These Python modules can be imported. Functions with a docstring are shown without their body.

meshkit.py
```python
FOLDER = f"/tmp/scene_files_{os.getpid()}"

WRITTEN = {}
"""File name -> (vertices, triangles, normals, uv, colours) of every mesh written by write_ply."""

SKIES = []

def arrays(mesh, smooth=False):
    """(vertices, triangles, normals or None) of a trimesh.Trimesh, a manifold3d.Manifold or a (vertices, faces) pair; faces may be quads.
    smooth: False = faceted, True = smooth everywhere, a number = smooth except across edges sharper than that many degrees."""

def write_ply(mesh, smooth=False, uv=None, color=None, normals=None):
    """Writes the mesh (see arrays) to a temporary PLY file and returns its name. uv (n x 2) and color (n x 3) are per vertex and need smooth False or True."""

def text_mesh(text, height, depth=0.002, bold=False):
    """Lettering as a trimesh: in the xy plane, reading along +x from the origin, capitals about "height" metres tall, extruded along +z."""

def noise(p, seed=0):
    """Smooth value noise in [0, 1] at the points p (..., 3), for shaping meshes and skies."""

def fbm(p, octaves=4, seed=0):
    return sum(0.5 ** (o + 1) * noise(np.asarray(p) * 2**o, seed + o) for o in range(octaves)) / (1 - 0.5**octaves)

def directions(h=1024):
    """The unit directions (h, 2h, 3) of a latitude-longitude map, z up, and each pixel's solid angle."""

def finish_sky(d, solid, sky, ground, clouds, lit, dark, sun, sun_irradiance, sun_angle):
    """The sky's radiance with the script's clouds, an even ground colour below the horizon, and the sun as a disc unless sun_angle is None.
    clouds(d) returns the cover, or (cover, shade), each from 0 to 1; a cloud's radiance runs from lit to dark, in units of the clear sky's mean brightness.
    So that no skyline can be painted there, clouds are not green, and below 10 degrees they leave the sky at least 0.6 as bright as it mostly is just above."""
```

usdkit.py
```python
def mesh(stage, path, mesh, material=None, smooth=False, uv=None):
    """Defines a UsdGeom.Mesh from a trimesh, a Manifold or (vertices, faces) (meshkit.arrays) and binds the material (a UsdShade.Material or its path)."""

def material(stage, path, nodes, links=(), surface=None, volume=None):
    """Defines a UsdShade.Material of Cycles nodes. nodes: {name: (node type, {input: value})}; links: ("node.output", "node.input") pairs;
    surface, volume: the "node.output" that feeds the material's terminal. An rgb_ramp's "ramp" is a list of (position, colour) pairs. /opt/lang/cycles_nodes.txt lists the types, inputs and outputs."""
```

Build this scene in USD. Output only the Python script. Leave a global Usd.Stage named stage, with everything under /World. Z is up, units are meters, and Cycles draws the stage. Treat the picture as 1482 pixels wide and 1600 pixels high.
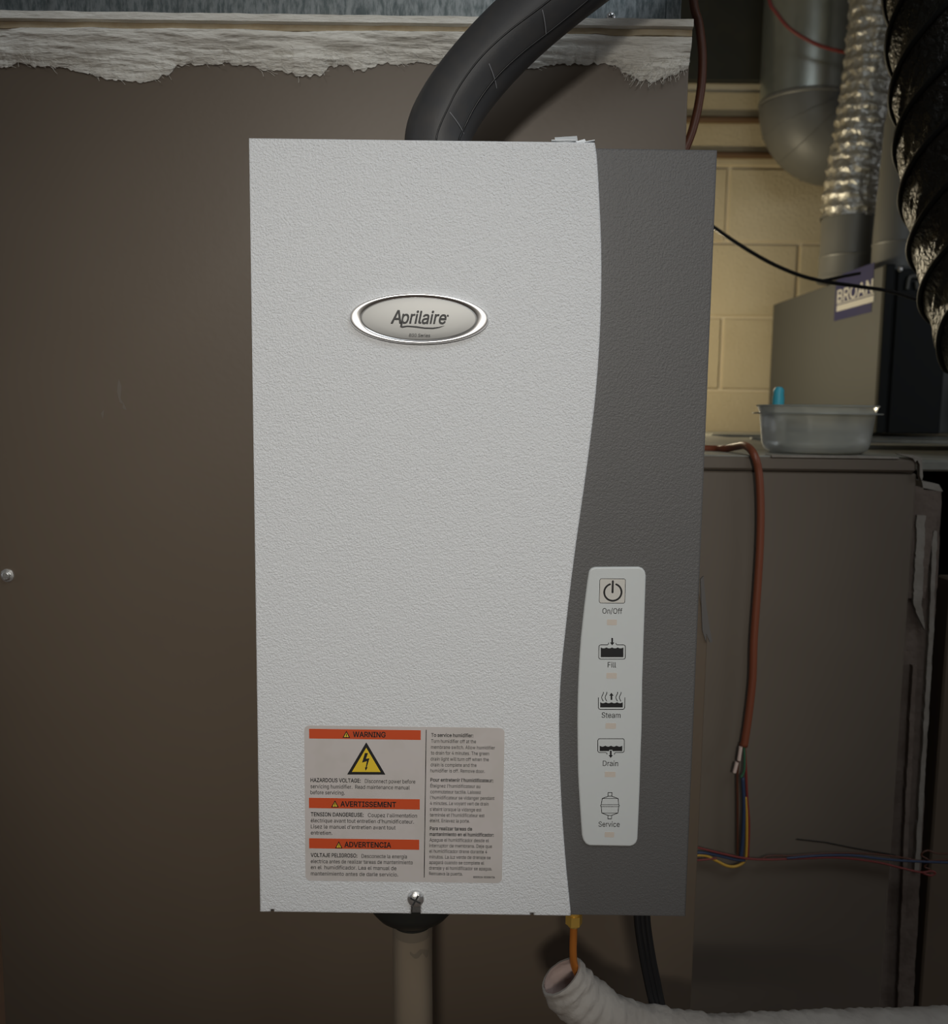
import math, random
import numpy as np, trimesh, usdkit, meshkit
from pxr import Usd, UsdGeom, UsdLux, UsdShade, Gf, Sdf
from shapely.geometry import Polygon, LineString, Point, box as sbox, MultiPolygon
from shapely.ops import unary_union
from shapely import affinity

random.seed(7); RNG = np.random.default_rng(7)
stage = Usd.Stage.CreateInMemory()
UsdGeom.SetStageUpAxis(stage, 'Z'); UsdGeom.SetStageMetersPerUnit(stage, 1.0)
UsdGeom.Xform.Define(stage, '/World'); UsdGeom.Scope.Define(stage, '/World/Looks')

# ------------------------------------------------------------------ camera
W, H, F = 1482, 1600, 1408.0                 # picture and focal length in its pixels
Z0 = 0.85                                    # height of the humidifier's underside above the floor
EYE = np.array([-0.0021, -0.593, 0.3496 + Z0]); PITCH, YAW, ROLL = 0.1122, -0.0010, 0.0130
_cp, _sp, _c, _s = math.cos(PITCH), math.sin(PITCH), math.cos(YAW), math.sin(YAW)
FWD = np.array([_s*_cp, _c*_cp, -_sp]); _r = np.array([_c, -_s, 0.0]); _u = np.cross(_r, FWD)
RIGHT = math.cos(ROLL)*_r + math.sin(ROLL)*_u; UP = -math.sin(ROLL)*_r + math.cos(ROLL)*_u
cam = UsdGeom.Camera.Define(stage, '/World/camera')
cam.AddTransformOp().Set(Gf.Matrix4d(*[float(x) for row in ((*RIGHT, 0), (*UP, 0), (*-FWD, 0), (*EYE, 1)) for x in row]))
cam.CreateHorizontalApertureAttr(36.0); cam.CreateVerticalApertureAttr(36.0*H/W)
cam.CreateFocalLengthAttr(36.0*F/W); cam.CreateFStopAttr(12.0); cam.CreateFocusDistanceAttr(0.60)
cam.CreateClippingRangeAttr(Gf.Vec2f(0.02, 100)); cam.CreateExposureAttr(0.0)

# ------------------------------------------------------------------ light
def rect_light(name, loc, target, w, h, color, power):
    l = UsdLux.RectLight.Define(stage, '/World/' + name)
    z = np.array(loc, float) - np.array(target, float); z /= np.linalg.norm(z)
    x = np.cross([0, 0, 1.0] if abs(z[2]) < .99 else [0, 1.0, 0], z); x /= np.linalg.norm(x); y = np.cross(z, x)
    l.AddTransformOp().Set(Gf.Matrix4d(*[float(v) for row in ((*x, 0), (*y, 0), (*z, 0), (*loc, 1)) for v in row]))
    l.CreateWidthAttr(w); l.CreateHeightAttr(h); l.CreateColorAttr(Gf.Vec3f(*color)); l.CreateIntensityAttr(power)
    return l
def bulb(name, loc, radius, color, power, aim=None, cone=None, soft=1.0):
    l = UsdLux.SphereLight.Define(stage, '/World/' + name)
    if aim is None: l.AddTranslateOp().Set(Gf.Vec3d(*loc))
    else:
        z = np.array(loc, float) - np.array(aim, float); z /= np.linalg.norm(z)
        x = np.cross([0, 0, 1.0], z); x /= np.linalg.norm(x); y = np.cross(z, x)
        l.AddTransformOp().Set(Gf.Matrix4d(*[float(v) for row in ((*x, 0), (*y, 0), (*z, 0), (*loc, 1)) for v in row]))
        s = UsdLux.ShapingAPI.Apply(l.GetPrim()); s.CreateShapingConeAngleAttr(cone); s.CreateShapingConeSoftnessAttr(soft)
    l.CreateRadiusAttr(radius); l.CreateColorAttr(Gf.Vec3f(*color)); l.CreateIntensityAttr(power)
    return l
bulb('front_spot_lamp', (-0.08, -2.35, 1.84), 0.12, (1.0, 0.955, 0.88), 184.0, aim=(-0.075, 0.1, 1.115), cone=12.0, soft=1.0)
rect_light('ceiling_lamp', (0.42, -0.75, 2.42), (0.05, 0.0, 1.2), 0.9, 0.7, (0.90, 0.985, 1.06), 3.4)
rect_light('window_daylight', (-2.95, -0.75, 1.75), (0.0, -0.1, 1.3), 1.0, 0.7, (0.93, 0.98, 1.05), 3.2)
rect_light('far_window_daylight', (2.55, -0.75, 1.75), (0.0, -0.1, 1.3), 1.0, 0.7, (0.93, 0.98, 1.05), 3.2)
bulb('work_lamp', (0.34, 1.42, 1.38), 0.035, (1.0, 0.87, 0.62), 104.0)

# ------------------------------------------------------------------ helpers
def ray(px, py): return FWD + RIGHT*((px - W/2)/F) - UP*((py - H/2)/F)
def at(px, py, y): d = ray(px, py); return EYE + d*((y - EYE[1])/d[1])
def at_x(px, py, x): d = ray(px, py); return EYE + d*((x - EYE[0])/d[0])
def at_z(px, py, z): d = ray(px, py); return EYE + d*((z - EYE[2])/d[2])
def ats(pts, y): return np.array([at(p[0], p[1], p[2] if len(p) > 2 else y) for p in pts])
def scale_at(y): return (y - EYE[1])/F       # metres per pixel on the plane y

USED, BASE = {}, {}
def numbered(parent, name):
    k = (parent, name); n = USED.get(k, 0); USED[k] = n + 1
    return name if n == 0 else f'{name}_{n:03d}'
def keys(p, label=None, cat=None, group=None, kind=None):
    for k, v in (('label', label), ('category', cat), ('group', group), ('kind', kind)):
        if v: p.SetCustomDataByKey(k, v)
    return p
def thing(name, base, label, cat, group=None, kind=None):
    path = '/World/' + numbered('/World', name)
    x = UsdGeom.Xform.Define(stage, path); x.AddTranslateOp().Set(Gf.Vec3d(*map(float, base)))
    BASE[path] = np.array(base, float)
    keys(x.GetPrim(), label, cat, group, kind); return path
def put(parent, name, mesh, material, smooth=30, label=None, kind=None, cat=None, group=None):
    """One mesh under parent (a path), or a top-level one."""
    parent = parent or '/World'
    path = parent + '/' + numbered(parent, name)
    v, f, n = meshkit.arrays(mesh, smooth)
    base = BASE.get(parent, np.zeros(3)); BASE[path] = base
    m = UsdGeom.Mesh.Define(stage, path)
    from pxr import Vt
    m.CreatePointsAttr(Vt.Vec3fArray.FromNumpy((v - base).astype(np.float32)))
    m.CreateFaceVertexCountsAttr(Vt.IntArray.FromNumpy(np.full(len(f), 3, np.int32)))
    m.CreateFaceVertexIndicesAttr(Vt.IntArray.FromNumpy(f.astype(np.int32).ravel()))
    m.CreateSubdivisionSchemeAttr('none')
    if n is not None:
        m.CreateNormalsAttr(Vt.Vec3fArray.FromNumpy(n.astype(np.float32))); m.SetNormalsInterpolation('vertex')
    UsdShade.MaterialBindingAPI.Apply(m.GetPrim()).Bind(material)
    keys(m.GetPrim(), label, cat, group, kind); return path
cat_ = lambda ms: trimesh.util.concatenate([m for m in ms if m is not None])
def box(lo, hi, bevel=0.0):
    lo, hi = np.array(lo, float), np.array(hi, float)
    if bevel <= 0:
        m = trimesh.creation.box(hi - lo); m.apply_translation((lo + hi)/2); return m
    pts = []
    for s in np.ndindex(2, 2, 2):
        c = np.where(np.array(s) == 1, hi, lo); d = np.where(np.array(s) == 1, -1, 1)*bevel
        for k in range(3):
            q = c + d; q[k] = c[k]; pts.append(q)
    return trimesh.convex.convex_hull(np.array(pts))
ROT = np.array([[1, 0, 0, 0], [0, 0, -1, 0], [0, 1, 0, 0], [0, 0, 0, 1.0]])
def facing(shape, y_back, thick):
    """A flat shape in (x, z) made a plate that faces the camera side (-y)."""
    out = []
    for g in getattr(shape, 'geoms', [shape]):
        if g.is_empty or g.area < 1e-12: continue
        m = trimesh.creation.extrude_polygon(g, thick, engine='earcut'); m.apply_transform(ROT); m.apply_translation([0, y_back, 0]); out.append(m)
    return cat_(out)
def text(s, x, z, y_back, width, cap, bold=False, shear=0.0, thick=0.00008):
    m = meshkit.text_mesh(s, cap, thick, bold)
    v = m.vertices.copy(); x0, x1 = v[:, 0].min(), v[:, 0].max()
    k = width/(x1 - x0) if width else 1.0
    v[:, 0] = (v[:, 0] - x0)*k + v[:, 1]*shear
    m.vertices = v; m.apply_transform(ROT); m.apply_translation([x, y_back, z]); return m
def offset_ring(p, d):
    """Moves every corner of the closed ccw ring p inwards by d (mitred)."""
    e = np.roll(p, -1, 0) - p; e /= np.linalg.norm(e, axis=1, keepdims=True); n = np.stack([-e[:, 1], e[:, 0]], 1)
    m = n + np.roll(n, 1, 0); m /= np.maximum((m*n).sum(1), .3)[:, None]
    return p + m*d
def plate(ring, y_front, y_back, r=0.001, n=4):
    """A plate whose front rim is rounded with radius r; ring is ccw in (x, z) as the camera sees it."""
    ring = np.array(ring, float)
    if Polygon(ring).exterior.is_ccw is False: ring = ring[::-1]
    layers = [(0.0, y_back)] + [(r*(1 - math.cos(a)), y_front + r*(1 - math.sin(a))) for a in np.linspace(0, math.pi/2, n + 1)]
    V, N = [], len(ring)
    for d, y in layers:
        q = offset_ring(ring, d) if d else ring
        V.append(np.stack([q[:, 0], np.full(N, y), q[:, 1]], 1))
    Fc = []
    for k in range(len(layers) - 1):
        for i in range(N):
            a, b = k*N + i, k*N + (i + 1) % N
            Fc += [[a, b, b + N], [a, b + N, a + N]]
    V = np.vstack(V); m = trimesh.Trimesh(V, Fc, process=False)
    front = facing(Polygon(np.stack([V[-N:, 0], V[-N:, 2]], 1)), y_front, 1e-6)
    front.update_faces(front.triangles_center[:, 1] < y_front - .9e-6); front.apply_translation([0, 1e-6, 0])
    back = facing(Polygon(ring), y_back + 1e-6, 1e-6)
    back.update_faces(back.triangles_center[:, 1] > y_back + .5e-6)
    return cat_([m, front, back])
def spline(pts, n=12):
    p = np.array(pts, float); p = np.vstack([2*p[0] - p[1], p, 2*p[-1] - p[-2]]); out = []
    for i in range(1, len(p) - 2):
        t = np.linspace(0, 1, n, endpoint=False)[:, None]; a, b, c, d = p[i - 1:i + 3]
        out.append(.5*(2*b + (c - a)*t + (2*a - 5*b + 4*c - d)*t**2 + (3*b - a - 3*c + d)*t**3))
    return np.vstack(out + [p[-2][None]])
def frames(path):
    t = np.gradient(path, axis=0); t /= np.linalg.norm(t, axis=1, keepdims=True)
    u = np.cross(t[0], [0.3, 1.0, 0.2]); u /= np.linalg.norm(u); U = [u]
    for k in range(1, len(path)):
        u = u - t[k]*(u @ t[k]); u /= np.linalg.norm(u); U.append(u)
    U = np.array(U); return t, U, np.cross(t, U)
def tube(path, r, n=14, cap=True, shape=None):
    """r a number, an array along the path, or shape(s, theta, points) giving a radius everywhere."""
    path = np.array(path, float); K = len(path); t, U, V = frames(path)
    th = np.linspace(0, 2*math.pi, n, endpoint=False)
    dirs = U[:, None]*np.cos(th)[None, :, None] + V[:, None]*np.sin(th)[None, :, None]
    if shape is not None:
        s = np.concatenate([[0], np.cumsum(np.linalg.norm(np.diff(path, axis=0), axis=1))])
        R = shape(s[:, None] + 0*th[None], th[None] + 0*s[:, None], path[:, None] + dirs*np.mean(r))
    else: R = np.broadcast_to(np.asarray(r, float).reshape(-1, 1), (K, n)) if np.ndim(r) else np.full((K, n), float(r))
    P = path[:, None] + dirs*R[..., None]
    i, j = np.meshgrid(np.arange(K - 1), np.arange(n), indexing='ij'); j2 = (j + 1) % n
    a, b, c, d = i*n + j, i*n + j2, (i + 1)*n + j2, (i + 1)*n + j
    Fc = np.vstack([np.stack([a, b, c], -1).reshape(-1, 3), np.stack([a, c, d], -1).reshape(-1, 3)])
    P = P.reshape(-1, 3)
    if cap:
        P = np.vstack([P, path[0], path[-1]]); k0, k1 = K*n, K*n + 1; j = np.arange(n); j2 = (j + 1) % n
        Fc = np.vstack([Fc, np.stack([np.full(n, k0), j2, j], 1), np.stack([np.full(n, k1), (K - 1)*n + j, (K - 1)*n + j2], 1)])
    return trimesh.Trimesh(P, Fc, process=False)
def lathe(profile, axis_at, n=40, axis='z'):
    """profile rows (radius, height), from one end of the axis to the other."""
    p = np.array(profile, float); th = np.linspace(0, 2*math.pi, n, endpoint=False)
    P = np.stack([p[:, None, 0]*np.cos(th), p[:, None, 0]*np.sin(th), p[:, None, 1] + 0*th], -1)
    i, j = np.meshgrid(np.arange(len(p) - 1), np.arange(n), indexing='ij'); j2 = (j + 1) % n
    a, b, c, d = i*n + j, i*n + j2, (i + 1)*n + j2, (i + 1)*n + j
    m = trimesh.Trimesh(P.reshape(-1, 3), np.vstack([np.stack([a, b, c], -1).reshape(-1, 3), np.stack([a, c, d], -1).reshape(-1, 3)]), process=False)
    if axis == 'y':   # height runs towards the camera (-y)
        m.apply_transform(ROT)
    m.merge_vertices(); m.update_faces(m.nondegenerate_faces()); m.apply_translation(axis_at); return m

# ------------------------------------------------------------------ materials
def mat(name, color, rough=0.5, metal=0.0, spec=0.5, coat=0.0, var=None, bump=None, rough_var=None, stretch=None, extra=None):
    """var (scale, second colour, detail, lo, hi): noise-mixed colour; bump (scale, distance, detail, strength)."""
    nodes = {'p': ('principled_bsdf', dict(base_color=color, roughness=rough, metallic=metal, specular_ior_level=spec, coat_weight=coat, **(extra or {})))}
    links = []
    if var or bump or rough_var:
        nodes['g'] = ('texture_coordinate', {}); src = 'g.object'
        if stretch: nodes['m'] = ('mapping', {'mapping_type': 'point', 'scale': stretch}); links.append(('g.object', 'm.vector')); src = 'm.vector'
    if var:
        sc, c2, det, lo, hi = var
        nodes['vn'] = ('noise_texture', dict(scale=sc, detail=det, roughness=.6)); nodes['vr'] = ('rgb_ramp', {'ramp': [(0, color), (lo, color), (hi, c2), (1, c2)]})
        links += [(src, 'vn.vector'), ('vn.fac', 'vr.fac'), ('vr.color', 'p.base_color')]
    if bump:
        sc, dist, det, stren = bump
        nodes['bn'] = ('noise_texture', dict(scale=sc, detail=det, roughness=.55)); nodes['b'] = ('bump', dict(strength=stren, distance=dist))
        links += [(src, 'bn.vector'), ('bn.fac', 'b.height'), ('b.normal', 'p.normal')]
    if rough_var:
        sc, lo, hi = rough_var
        nodes['rn'] = ('noise_texture', dict(scale=sc, detail=3)); nodes['rm'] = ('map_range', dict(from_min=.3, from_max=.7, to_min=lo, to_max=hi))
        links += [(src, 'rn.vector'), ('rn.fac', 'rm.value'), ('rm.result', 'p.roughness')]
    return usdkit.material(stage, '/World/Looks/' + name, nodes, links, surface='p.BSDF')
M = {}
M['silver_paint'] = mat('silver_paint', (.75, .765, .78), .38, 0.0, .5, bump=(820, .0009, 2.0, .9))
M['grey_paint'] = mat('grey_paint', (.112, .109, .107), .5, 0, .5, bump=(820, .0005, 2.0, .7))
M['membrane'] = mat('membrane', (.62, .645, .64), .45)
M['ink'] = mat('ink', (.012, .012, .013), .5)
M['soft_ink'] = mat('soft_ink', (.035, .035, .035), .55)
M['lens'] = mat('lens', (.62, .55, .48), .4)
M['button_face'] = mat('button_face', (.62, .6, .55), .45)
M['label_paper'] = mat('label_paper', (.60, .555, .535), .35, var=(35, (.57, .53, .50), 3, .45, .6))
M['label_red'] = mat('label_red', (.62, .085, .025), .38)
M['label_yellow'] = mat('label_yellow', (.80, .56, .04), .4)
M['chrome'] = mat('chrome', (.88, .87, .86), .24, 1.0)
M['badge_silver'] = mat('badge_silver', (.36, .36, .35), .5, .7)
M['screw_metal'] = mat('screw_metal', (.78, .78, .77), .34, .9, bump=(900, .0004, 2, .5))
M['black_plastic'] = mat('black_plastic', (.018, .019, .017), .4)
M['rubber'] = mat('rubber', (.042, .042, .044), .55, var=(60, (.056, .052, .049), 4, .4, .7), bump=(700, .0002, 3, .3))
M['mark'] = mat('mark', (.22, .22, .23), .5)
M['panel_paint'] = mat('panel_paint', (.140, .108, .078), .45, 0, .45, var=(2.2, (.122, .092, .065), 3, .35, .7), bump=(160, .0003, 3, .25))
M['furnace_paint'] = mat('furnace_paint', (.160, .134, .106), .42, 0, .45, var=(3, (.138, .113, .089), 3, .35, .7), bump=(160, .0003, 3, .2))
M['furnace_top'] = mat('furnace_top', (.30, .30, .265), .5, .1, var=(18, (.20, .20, .17), 5, .4, .65))
M['galvanised'] = mat('galvanised', (.27, .295, .30), .52, .6, var=(230, (.12, .145, .148), 5, .40, .62), rough_var=(90, .40, .62), stretch=(1.6, 1, .45))
M['bright_pipe'] = mat('bright_pipe', (.46, .49, .45), .30, .8, rough_var=(5, .22, .36))
M['duct_grey'] = mat('duct_grey', (.17, .17, .158), .5, .25)
M['foil'] = mat('foil', (.74, .73, .68), .42, .85, var=(45, (.55, .53, .47), 3, .4, .65), bump=(85, .006, 3, .8))
M['black_film'] = mat('black_film', (.024, .021, .016), .33, 0, .6, bump=(130, .005, 4, .9))
M['insulation'] = mat('insulation', (.90, .87, .79), .95, 0, .1, var=(60, (.74, .70, .62), 4, .4, .65), bump=(220, .003, 5, .9), stretch=(.25, 1, 1.4))
M['insulation_tan'] = mat('insulation_tan', (.42, .33, .21), .95, 0, .1, var=(40, (.52, .44, .31), 4, .4, .65))
M['sleeve'] = mat('sleeve', (.42, .385, .345), .8, 0, .25, var=(30, (.35, .315, .28), 3, .4, .7), bump=(160, .0015, 4, .6))
M['sleeve_inside'] = mat('sleeve_inside', (.52, .40, .36), .9, 0, .1)
M['brass'] = mat('brass', (.72, .46, .10), .38, .45)
M['copper_tube'] = mat('copper_tube', (.78, .27, .05), .35, .6)
M['cable_black'] = mat('cable_black', (.012, .012, .013), .35)
M['cable_brown'] = mat('cable_brown', (.20, .058, .028), .45)
M['cable_dark_brown'] = mat('cable_dark_brown', (.115, .036, .016), .45)
M['wire_red'] = mat('wire_red', (.20, .030, .026), .45)
M['wire_yellow'] = mat('wire_yellow', (.55, .32, .04), .4)
M['wire_blue'] = mat('wire_blue', (.03, .05, .105), .45)
M['wire_green'] = mat('wire_green', (.04, .13, .07), .4)
M['wire_brown'] = mat('wire_brown', (.10, .035, .02), .4)
M['crimp'] = mat('crimp', (.66, .52, .46), .4)
M['block'] = mat('block', (.66, .56, .37), .9, 0, .15, var=(4, (.58, .48, .30), 6, .35, .7), bump=(120, .004, 5, .6))
M['block_pale'] = mat('block_pale', (.70, .60, .41), .9, 0, .15, var=(5, (.61, .52, .33), 6, .35, .7), bump=(120, .004, 5, .6))
M['mortar'] = mat('mortar', (.74, .65, .47), .95, 0, .1, bump=(200, .003, 4, .6))
M['pipe_brown'] = mat('pipe_brown', (.15, .085, .04), .5)
M['rim_board'] = mat('rim_board', (.030, .032, .026), .8, var=(8, (.045, .043, .03), 3, .4, .7))
M['hrv_side'] = mat('hrv_side', (.096, .10, .098), .55)
M['hrv_black'] = mat('hrv_black', (.006, .008, .008), .5, 0, .25)
M['navy'] = mat('navy', (.035, .036, .11), .6, 0, .3)
M['white_print'] = mat('white_print', (.62, .61, .57), .5)
M['pinkish_paper'] = mat('pinkish_paper', (.17, .135, .112), .85, 0, .2, var=(30, (.12, .092, .075), 4, .4, .65), bump=(120, .002, 4, .6))
M['grey_paper'] = mat('grey_paper', (.30, .275, .24), .85, 0, .2, var=(30, (.23, .205, .175), 4, .4, .65), bump=(120, .002, 4, .5))
M['torn_grey'] = mat('torn_grey', (.115, .107, .10), .8)
M['duct_wire'] = mat('duct_wire', (.014, .014, .013), .55, 0, .3)
M['scuff'] = mat('scuff', (.150, .125, .100), .6)
M['cyan'] = mat('cyan', (.10, .62, .80), .35, extra=dict(transmission_weight=0.0))
M['white_pipe'] = mat('white_pipe', (.45, .44, .40), .5)
M['floor'] = mat('floor', (.30, .20, .155), .8, var=(3, (.24, .16, .125), 5, .35, .65))
M['ceiling'] = mat('ceiling', (.50, .48, .44), .9, var=(2, (.43, .41, .37), 4, .4, .6))
M['wall'] = mat('wall', (.42, .37, .30), .9, var=(3, (.36, .31, .25), 4, .4, .6))
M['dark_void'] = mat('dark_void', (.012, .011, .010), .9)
M['scrap_white'] = mat('scrap_white', (.80, .82, .83), .3)
def milky(name, color, fac, rough=.25, gloss=.12):
    return usdkit.material(stage, '/World/Looks/' + name, {
        't': ('transparent_bsdf', {'color': (.93, .93, .91)}), 'd': ('diffuse_bsdf', {'color': color}), 'l': ('translucent_bsdf', {'color': color}),
        'dl': ('mix_closure', {'fac': .5}), 'm': ('mix_closure', {'fac': fac}), 'g': ('glossy_bsdf', {'color': (.9, .9, .9), 'roughness': rough}),
        'f': ('fresnel', {'IOR': 1.35}), 'o': ('mix_closure', {})},
        [('d.BSDF', 'dl.closure1'), ('l.BSDF', 'dl.closure2'), ('t.BSDF', 'm.closure1'), ('dl.closure', 'm.closure2'), ('f.fac', 'o.fac'), ('m.closure', 'o.closure1'), ('g.BSDF', 'o.closure2')], surface='o.closure')
M['clear_hose'] = milky('clear_hose', (.66, .55, .42), .48)
M['tub_plastic'] = milky('tub_plastic', (.60, .63, .60), .66)

# ------------------------------------------------------------------ the room
YP = 0.165                                   # the painted sheet the humidifier hangs on
YW = EYE[1] + 2.47                           # face of the block wall
ZC = EYE[2]
put(None, 'floor', box((-3.0, -2.7, -.1), (2.6, YW + .2, 0)), M['floor'], kind='structure')
put(None, 'ceiling', box((-3.0, -2.7, 2.5), (2.6, YW + .2, 2.6)), M['ceiling'], kind='structure')
put(None, 'wall_left', box((-3.1, -2.7, 0), (-3.0, YW + .2, 2.5)), M['wall'], kind='structure')
put(None, 'wall_right', box((2.6, -2.7, 0), (2.7, YW + .2, 2.5)), M['wall'], kind='structure')
put(None, 'wall_front', box((-3.0, -2.8, 0), (2.6, -2.7, 2.5)), M['wall'], kind='structure')
Z_TOP = at(1150, 133, YW)[2]; ROW = (at(1130, 497, YW)[2] - at(1130, 611, YW)[2]); zj = at(1130, 611, YW)[2]
x_j = at(1127, 550, YW)[0]
wb = put(None, 'wall_back', box((-3.0, YW + .006, 0), (2.6, YW + .2, 2.5)), M['mortar'], kind='structure')
k0 = math.ceil((0.002 - zj)/ROW)
for k in range(k0, 20):
    z0, z1 = zj + k*ROW, zj + (k + 1)*ROW
    if z1 > Z_TOP + .03: break
    for i in range(-12, 8):
        x0 = x_j + (i + (0 if k % 2 == 0 else .5))*2*ROW
        if x0 > 2.58 - 2*ROW or x0 < -2.99: continue
        g = .0065; pr = RNG.uniform(0, .003)
        put(wb, 'block', box((x0 + g/2 + .002, YW - pr, z0 + g), (x0 + 2*ROW - g/2, YW + .03, z1 - .001), .003), M['block'] if RNG.random() < .6 else M['block_pale'], smooth=False)
rb = put(None, 'trim_1', box((-2.98, YW - .02, Z_TOP + .004), (2.58, YW + .005, Z_TOP + .255), .003), M['rim_board'], smooth=False, kind='structure')
put(None, 'trim_2', box((-2.98, YW - .05, Z_TOP + .256), (2.58, YW + .005, Z_TOP + .276), .003), M['wall'], smooth=False, kind='structure')
for y_px, label in ((187, 'upper brown pipe running along the block wall'), (242, 'lower brown pipe running along the block wall')):
    zz = at(1150, y_px, YW - .0115)[2]
    t = thing('water_pipe', (.75, YW - .025, zz), label, 'pipe', 'brown pipes along the wall')
    put(t, 'pipe', tube([(-.6, YW - .0115, zz), (.1, YW - .0115, zz), (2.0, YW - .0115, zz)], .0088, 14), M['pipe_brown'])
    for xx in (.45, 1.25):
        put(t, 'strap', tube([(xx - .007, YW - .0115, zz), (xx + .007, YW - .0115, zz)], .0100, 14), M['duct_grey'])

# ------------------------------------------------------------------ furnace cabinet that carries the humidifier
pl = at(6, 1560, YP)[0]; pt = at(560, 37, YP)[2]
xt = at(1075, 160, YP)[0]; xb = at(1083, 1450, YP)[0]
CAB = thing('air_handler_cabinet', ((pl + xt)/2, YP + .3, 0), 'brown painted sheet metal cabinet with the humidifier mounted on it', 'cabinet')
ring = [(pl, .02), (xb, .02), (xb + .002, at(1080, 1000, YP)[2]), (xt, at(1075, 700, YP)[2]), (xt, pt), (pl, pt)]
put(CAB, 'front_panel', plate(ring, YP, YP + .02, .0012), M['panel_paint'])
put(CAB, 'body', box((pl + .004, YP + .02, .02), (min(xt, xb) - .004, YP + .60, pt), .002), M['panel_paint'])
c = at(12, 899, YP)
hexr = [(c[0] + .0037*math.cos(a), c[2] + .0037*math.sin(a)) for a in np.arange(6)*math.pi/3 + .25]
sc_ = put(CAB, 'hex_screw', plate(hexr, YP - .0042, YP - .001, .0006), M['screw_metal'], label='silver hex head screw')
put(sc_, 'washer', lathe([(0, 0), (.0058, 0), (.0056, .0010), (.0036, .0014), (0, .0014)], (c[0], YP, c[2]), 28, 'y'), M['screw_metal'])
for sc in ([(186, 592), (190, 604), (189, 622), (193, 632), (187, 628), (183, 612), (184, 600)], [(158, 646), (163, 640), (161, 655)], [(193, 628), (198, 641), (192, 638)]):
    put(CAB, 'scuff_mark', facing(Polygon([(p[0], p[2]) for p in ats(sc, YP)]), YP, .0001), M['scuff'], smooth=False, label='faint pale scuff')
# a torn sliver of light paper on the cabinet's right edge
tp = [(1095, 905), (1100, 900), (1104, 945), (1109, 980), (1114, 1003), (1110, 1004), (1104, 990), (1104, 1004), (1098, 985)]
put(CAB, 'torn_paper', facing(Polygon([(p[0], p[2]) for p in ats(tp, YP - .002)]), YP, .002), M['torn_grey'], label='torn sliver of pale paper')

# ------------------------------------------------------------------ galvanised duct over it and its torn insulation
yd = YP + .02; xr = at(1064, 15, yd)[0]
DU = thing('supply_duct', ((pl + xr)/2, yd + .28, pt), 'dull galvanised sheet metal duct above the torn white insulation', 'duct')
put(DU, 'sheet', box((pl - .02, yd, pt + .001), (xr, yd + .54, pt + .9), .0015), M['galvanised'])
put(DU, 'seam', box((xr - .012, yd - .003, pt + .012), (xr, yd, pt + .9), .001), M['galvanised'], smooth=False)
for q in ((42, 28), (955, 26)):
    c = at(*q, yd)
    s_ = put(DU, 'screw', lathe([(0, 0), (.0036, 0), (.0034, .0010), (.0022, .0018), (0, .0020)], (c[0], yd, c[2]), 24, 'y'), M['screw_metal'])
    cr = unary_union([sbox(-.0020, -.0005, .0020, .0005), sbox(-.0005, -.0020, .0005, .0020)])
    put(s_, 'cross_recess', facing(affinity.translate(affinity.rotate(cr, 20), c[0], c[2]), yd - .0019, .0003), M['ink'])
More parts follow.
